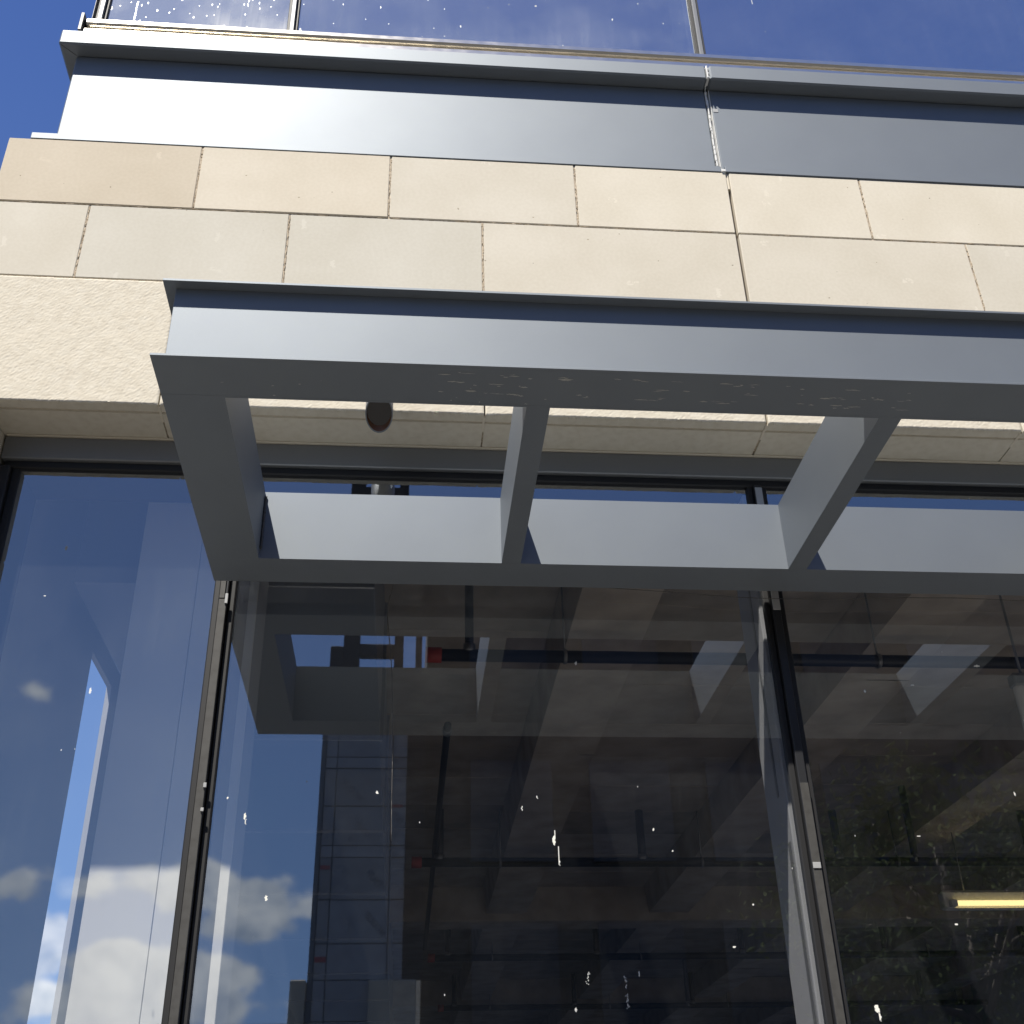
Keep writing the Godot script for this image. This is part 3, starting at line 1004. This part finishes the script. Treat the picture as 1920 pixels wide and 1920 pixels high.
# ---------------------------------------------------------------- inside the shop
func make_interior() -> void:
	var p := thing("boxed_pier", "white boarded pier just behind the narrow corner pane", "pier")
	slab(p, "board", Vector3(-0.845, 0.121, -0.552), Vector3(-0.662, 4.25, -0.54), M.drywall, 0.001)
	slab(p, "board", Vector3(-0.660, 0.121, -0.552), Vector3(-0.473, 4.25, -0.54), M.drywall, 0.001)
	slab(p, "core", Vector3(-0.84, 0.121, -0.80), Vector3(-0.478, 4.25, -0.553), M.drywall_grey, 0.001)
	var du := thing("added_duct", "grey sheet-metal duct added under the ceiling to keep it dark past the corner pane", "duct")  # duct added to keep this side of the ceiling dark
	var zz := -0.95
	while zz > -17.0:
		slab(du, "section", Vector3(-1.16, 3.50, zz - 1.49), Vector3(-0.13, 4.18, zz), M.duct, 0.004)
		slab(du, "flange", Vector3(-1.175, 3.485, zz - 1.5), Vector3(-0.115, 4.195, zz - 1.49), M.duct, 0.002)
		zz -= 1.5
	# sprinkler mains crossing the room under the ribs
	var rows := [[-2.29, 0.125, 0.030, "black sprinkler main with red end cap nearest the storefront glass"], [-6.0, 0.10, 0.034, "black sprinkler main second from the storefront glass"], [-9.7, 0.3, 0.034, "black sprinkler main third from the storefront glass"], [-13.0, 0.5, 0.034, "black sprinkler main deepest in the shop"]]
	for i in rows.size():
		var r: Array = rows[i]
		var t := thing("sprinkler_pipe", r[3], "pipe", Vector3.ZERO, "sprinkler mains under the ceiling")
		put(t, "main", pipe(Vector3(r[1], 3.85, r[0]), Vector3(XR - 0.02, 3.85, r[0]), r[2]), M.pipe)
		put(t, "end_cap", pipe(Vector3(r[1] - 0.055, 3.85, r[0]), Vector3(r[1] + 0.02, 3.85, r[0]), r[2] * 1.25), M.red)
		var x: float = r[1] + 0.15
		var first := true
		while x < XR - 0.3:
			if first or i > 0:
				put(t, "riser", pipe(Vector3(x, 3.86, r[0]), Vector3(x, 4.255, r[0]), 0.021 if i == 0 else 0.03), M.pipe)
				put(t, "collar", pipe(Vector3(x, 3.865, r[0]), Vector3(x, 3.905, r[0]), 0.029 if i == 0 else 0.038), M.rod)
			first = false
			put(t, "hanger_rod", pipe(Vector3(x + 0.45, 3.87, r[0]), Vector3(x + 0.45, 4.255, r[0]), 0.005, 8), M.rod)
			put(t, "hanger_ring", pipe(Vector3(x + 0.442, 3.85, r[0]), Vector3(x + 0.458, 3.85, r[0]), r[2] * 1.2), M.rod)
			x += 1.52
	var b := thing("branch_pipe", "black branch pipe running deep into the shop under the ceiling", "pipe")
	put(b, "run", pipe(Vector3(0.215, 3.93, -3.4), Vector3(0.215, 3.93, -9.65), 0.02), M.pipe)
	put(b, "collar", pipe(Vector3(0.215, 3.93, -3.52), Vector3(0.215, 3.93, -3.46), 0.026), M.rod)
	for q in [[3.62, -5.4], [3.4, -12.0]]:
		var d := thing("drop_pipe", "black drop pipe with sprinkler head beside the lit strip light" if q[0] > 3.5 else "black drop pipe with sprinkler head deep inside the shop", "pipe", Vector3.ZERO, "sprinkler drops under the ceiling")
		put(d, "drop", pipe(Vector3(q[0], 3.75, q[1]), Vector3(q[0], 4.255, q[1]), 0.026), M.pipe)
		put(d, "head", pipe(Vector3(q[0], 3.70, q[1]), Vector3(q[0], 3.75, q[1]), 0.014), M.rod)
	# lit strip light
	var s := thing("strip_light", "white strip light with one glowing warm tube under the ceiling", "strip light", Vector3(3.93, 3.5, -5.72))
	var st := begin()
	prism_into(st, PackedVector2Array([Vector2(0.0, -0.055), Vector2(0.0, 0.055), Vector2(-0.02, 0.075), Vector2(-0.075, 0.075), Vector2(-0.085, 0.055), Vector2(-0.085, -0.055)]), 0.0, 1.24)
	put(s, "housing", done(st), M.enamel)
	for x in [-0.02, 1.24]:
		slab(s, "end_cap", Vector3(x, -0.05, -0.08), Vector3(x + 0.02, 0.06, 0.004), M.enamel, 0.012)
	put(s, "tube", pipe(Vector3(0.06, -0.028, 0.034), Vector3(1.2, -0.028, 0.034), 0.019, 16), M.tube)
	for x in [[0.015, 0.06], [1.2, 1.235]]:
		slab(s, "lamp_holder", Vector3(x[0], -0.05, 0.0), Vector3(x[1], -0.005, 0.055), M.enamel, 0.003)
	for x in [0.15, 1.05]:
		put(s, "hanger_rod", pipe(Vector3(x, 0.07, 0), Vector3(x, 0.755, 0), 0.004, 8), M.rod)
	var lamp := AreaLight3D.new()
	lamp.name = "strip_glow"
	lamp.light_color = Color(1.0, 0.8, 0.4)
	lamp.light_energy = 0.05
	lamp.area_size = Vector2(1.1, 0.05)
	lamp.shadow_enabled = true
	lamp.rotation_degrees = Vector3(-90, 0, 0)
	lamp.position = Vector3(0.63, -0.052, 0.034)
	s.add_child(lamp)
	# unlit tubular pendant near the glass
	var h := thing("pendant_lamp", "pale unlit twin-tube pendant lamp hanging near the storefront glass", "pendant lamp", Vector3(2.76, 3.36, -2.02))
	for x in [0.0, 0.055]:
		var cap := CapsuleMesh.new()
		cap.radius = 0.026
		cap.height = 0.27
		put(h, "tube", cap, M.enamel, Vector3(x, 0.13, 0))
	slab(h, "base", Vector3(-0.03, 0.25, -0.03), Vector3(0.085, 0.31, 0.03), M.frame, 0.006)
	put(h, "stem", pipe(Vector3(0.027, 0.3, 0), Vector3(0.027, 0.895, 0), 0.006, 8), M.rod)

func make_cables() -> void:
	var a := put(self, "hanging_wire", path_tube([Vector3(-0.050, 3.10, -0.13), Vector3(-0.055, 3.085, -0.15), Vector3(-0.067, 3.03, -0.17), Vector3(-0.056, 2.94, -0.175), Vector3(-0.048, 2.855, -0.178), Vector3(-0.041, 2.70, -0.178), Vector3(-0.038, 2.50, -0.178), Vector3(-0.036, 2.40, -0.178)], 0.0008), M.cable)
	tag(a, "thin wire hanging down the glass from the rear of the canopy", "wire")
	var b := put(self, "sagging_cable", path_tube([Vector3(0.50, 3.125, -0.14), Vector3(0.53, 3.103, -0.15), Vector3(0.714, 3.096, -0.155), Vector3(0.926, 3.082, -0.155), Vector3(1.173, 3.081, -0.155), Vector3(1.41, 3.091, -0.155), Vector3(1.568, 3.093, -0.155), Vector3(1.758, 3.088, -0.155), Vector3(2.2, 3.07, -0.155), Vector3(2.6, 3.09, -0.155)], 0.0009), M.cable)
	tag(b, "thin cable sagging along the glass behind the canopy's rear member", "cable")

# ---------------------------------------------------------------- across the street, seen mirrored in the glass
func make_opposite() -> void:
	var z := 20.0
	var t := thing("stair_tower", "unfinished stair tower clad in grey sheathing boards across the street", "tower")
	slab(t, "core", Vector3(-1.69, -0.05, z + 0.03), Vector3(0.10, 11.32, z + 3.0), M.joint, 0.0)
	slab(t, "base", Vector3(-2.05, -0.05, z - 0.15), Vector3(-1.76, 5.4, z + 3.0), M.tan, 0.02)
	slab(t, "base", Vector3(-0.62, -0.05, z - 0.15), Vector3(0.25, 5.39, z + 3.0), M.tan, 0.02)
	slab(t, "shade_strip", Vector3(-1.75, -0.05, z - 0.02), Vector3(-1.665, 11.32, z + 0.03), M.joint, 0.005)  # darker strip painted for the shade on the side return
	slab(t, "shade_strip", Vector3(0.0, 5.4, z - 0.02), Vector3(0.36, 11.32, z + 0.03), M.dark_wall, 0.005)  # flat dark strip drawn for the shade in the recess
	var ys := [0.4, 1.6, 2.8, 4.0, 4.7, 5.405, 6.05, 6.85, 7.653, 7.881, 8.663, 9.44, 9.675, 10.5, 11.315]
	var xs := [-1.655, -1.42, -0.305, -0.01]
	rng.seed = 91
	for j in ys.size() - 1:
		for i in (xs.size() - 1 if j > 4 else 2):
			slab(t, "sheathing_board", Vector3(xs[i] + 0.009, ys[j] + 0.009, z - rng.randf_range(0.0, 0.012)), Vector3(xs[i + 1] - 0.009, ys[j + 1] - 0.009, z + 0.028), M.board[rng.randi_range(0, 3)], 0.004)
	for q in [[-1.64, 7.42, -1.45, 7.50], [-1.64, 5.72, -1.43, 5.82], [-0.3, 8.64, -0.08, 8.70]]:
		slab(t, "tape", Vector3(q[0], q[1], z - 0.016), Vector3(q[2], q[3], z - 0.0135), M.tape, 0.0005)
	# faint slanting print on the boards
	var font := SystemFont.new()
	font.font_names = PackedStringArray(["Droid Sans"])
	var words := []
	for q in [["NCOUP", 0.0052], ["COUP", 0.0044], ["OUP", 0.006]]:
		var tm := TextMesh.new()
		tm.text = q[0]
		tm.font = font
		tm.font_size = 32
		tm.pixel_size = q[1]
		tm.depth = 0.002
		words.append(tm)
	var spots := [[-1.1, 9.0, 0], [-0.85, 8.2, 1], [-0.6, 7.25, 2], [-0.16, 8.4, 1], [-0.55, 6.4, 0], [-0.75, 10.7, 2]]
	for s in spots:
		var o := put(t, "print", words[s[2]], M.ink, Vector3(s[0], s[1], z - 0.018))
		o.rotation = Vector3(0, PI, deg_to_rad(48))
	# open frame above
	slab(t, "landing", Vector3(-1.70, 11.32, z), Vector3(-1.43, 12.15, z + 2.6), M.dark_wall, 0.02)
	slab(t, "landing_slab", Vector3(-1.43, 11.32, z), Vector3(0.15, 11.45, z + 0.5), M.dark_wall, 0.02)
	for c in [[-1.43, -1.086], [-0.344, -0.149], [0.112, 0.25]]:
		slab(t, "post", Vector3(c[0], 11.45, z), Vector3(c[1], 14.4, z + 0.3), M.dark_wall, 0.02)
	slab(t, "rail", Vector3(-1.086, 11.947, z + 0.05), Vector3(-0.344, 12.234, z + 0.25), M.dark_wall, 0.02)
	slab(t, "upper_panel", Vector3(-1.45, 14.4, z), Vector3(-0.12, 16.2, z + 0.4), M.dark_wall, 0.02)
	for c in [[-1.45, -1.129], [-0.963, -0.495], [-0.332, -0.12]]:
		slab(t, "upper_post", Vector3(c[0], 16.2, z), Vector3(c[1], 18.2, z + 0.4), M.dark_wall, 0.02)
	slab(t, "top_beam", Vector3(-1.45, 18.2, z), Vector3(-0.12, 18.7, z + 0.4), M.dark_wall, 0.02)

	var b := thing("dark_building", "long dark unfinished building beside the sheathed stair tower", "building")
	slab(b, "wall", Vector3(0.37, -0.05, z + 0.6), Vector3(34, 13.7, z + 12), M.dark_wall, 0.0)
	slab(b, "parapet", Vector3(0.37, 13.7, z + 0.5), Vector3(34, 14.1, z + 0.9), M.dark_wall, 0.02)
	for j in 4:
		for i in 13:
			var w := slab(b, "window", Vector3(1.3 + i * 2.5, 1.1 + j * 3.3, z + 0.5), Vector3(3.0 + i * 2.5, 3.2 + j * 3.3, z + 0.598), M.frame_dark, 0.01)
			put(w, "glass", box_mesh(Vector3(1.5, 1.9, 0.01), 0.0), M.dark_glass, Vector3(0, 0, -0.056))
	var lw := thing("low_annex", "low dark-roofed annex wall next to the tan tower base", "building")
	slab(lw, "wall", Vector3(-12, -0.05, z + 0.5), Vector3(-2.06, 4.4, z + 4), M.tan, 0.0)
	slab(lw, "roof_edge", Vector3(-12.1, 4.4, z + 0.3), Vector3(-2.06, 4.72, z + 4.1), M.dark_wall, 0.02)

func make_trees() -> void:
	var spots := [[7.3, 12.5, 7.8, 2.3, 31, "leafy green street tree opposite the shop, its crown lower"], [11.5, 13.5, 9.4, 3.1, 32, "taller leafy green street tree farther along the opposite kerb"]]
	for s in spots:
		var t := thing("street_tree", s[5], "tree", Vector3(s[0], -0.02, s[1]), "street trees across the road")
		rng.seed = s[4]
		var h: float = s[2]
		var r: float = s[3]
		var st := begin()
		st.set_smooth_group(1)
		tube_into(st, Vector3.ZERO, Vector3(0.1, h * 0.35, 0.05), 0.2, 0.14, 12)
		tube_into(st, Vector3(0.1, h * 0.35, 0.05), Vector3(0.0, h * 0.75, 0.0), 0.14, 0.06, 10)
		put(t, "trunk", done(st), M.bark)
		var mid := Vector3(0, h * 0.64, 0)
		var clumps := []
		for k in 30:
			var d := Vector3(rng.randfn(), rng.randfn() * 0.8, rng.randfn()).normalized()
			var e := mid + d * r * Vector3(1, 0.95, 1) * rng.randf_range(0.45, 0.95)
			clumps.append(e)
			if k < 13:
				var lt := begin()
				lt.set_smooth_group(1)
				var a := Vector3(0.05, h * rng.randf_range(0.33, 0.62), 0.02)
				tube_into(lt, a, a.lerp(e, 0.55) + Vector3(0, 0.15, 0), 0.06, 0.035, 8)
				tube_into(lt, a.lerp(e, 0.55) + Vector3(0, 0.15, 0), e, 0.035, 0.012, 8)
				put(t, "limb", done(lt), M.bark)
		for v in 3:
			var c := begin()
			for k in range(v, clumps.size(), 3):
				for q in 260:
					var p: Vector3 = clumps[k] + Vector3(rng.randfn(), rng.randfn() * 0.75, rng.randfn()) * r * 0.17
					var u := Vector3(rng.randfn(), rng.randfn(), rng.randfn()).normalized()
					var w := u.cross(Vector3(rng.randfn(), rng.randfn(), rng.randfn())).normalized()
					var l := rng.randf_range(0.05, 0.085)
					var fold := u.cross(w) * l * 0.2
					var n := u.cross(w)
					tri(c, p - u * l, p + w * l * 0.45 + fold, p + u * l, n)
					tri(c, p - u * l, p - w * l * 0.45 + fold, p + u * l, n)
			put(t, "crown", done(c), M.leaf[v])
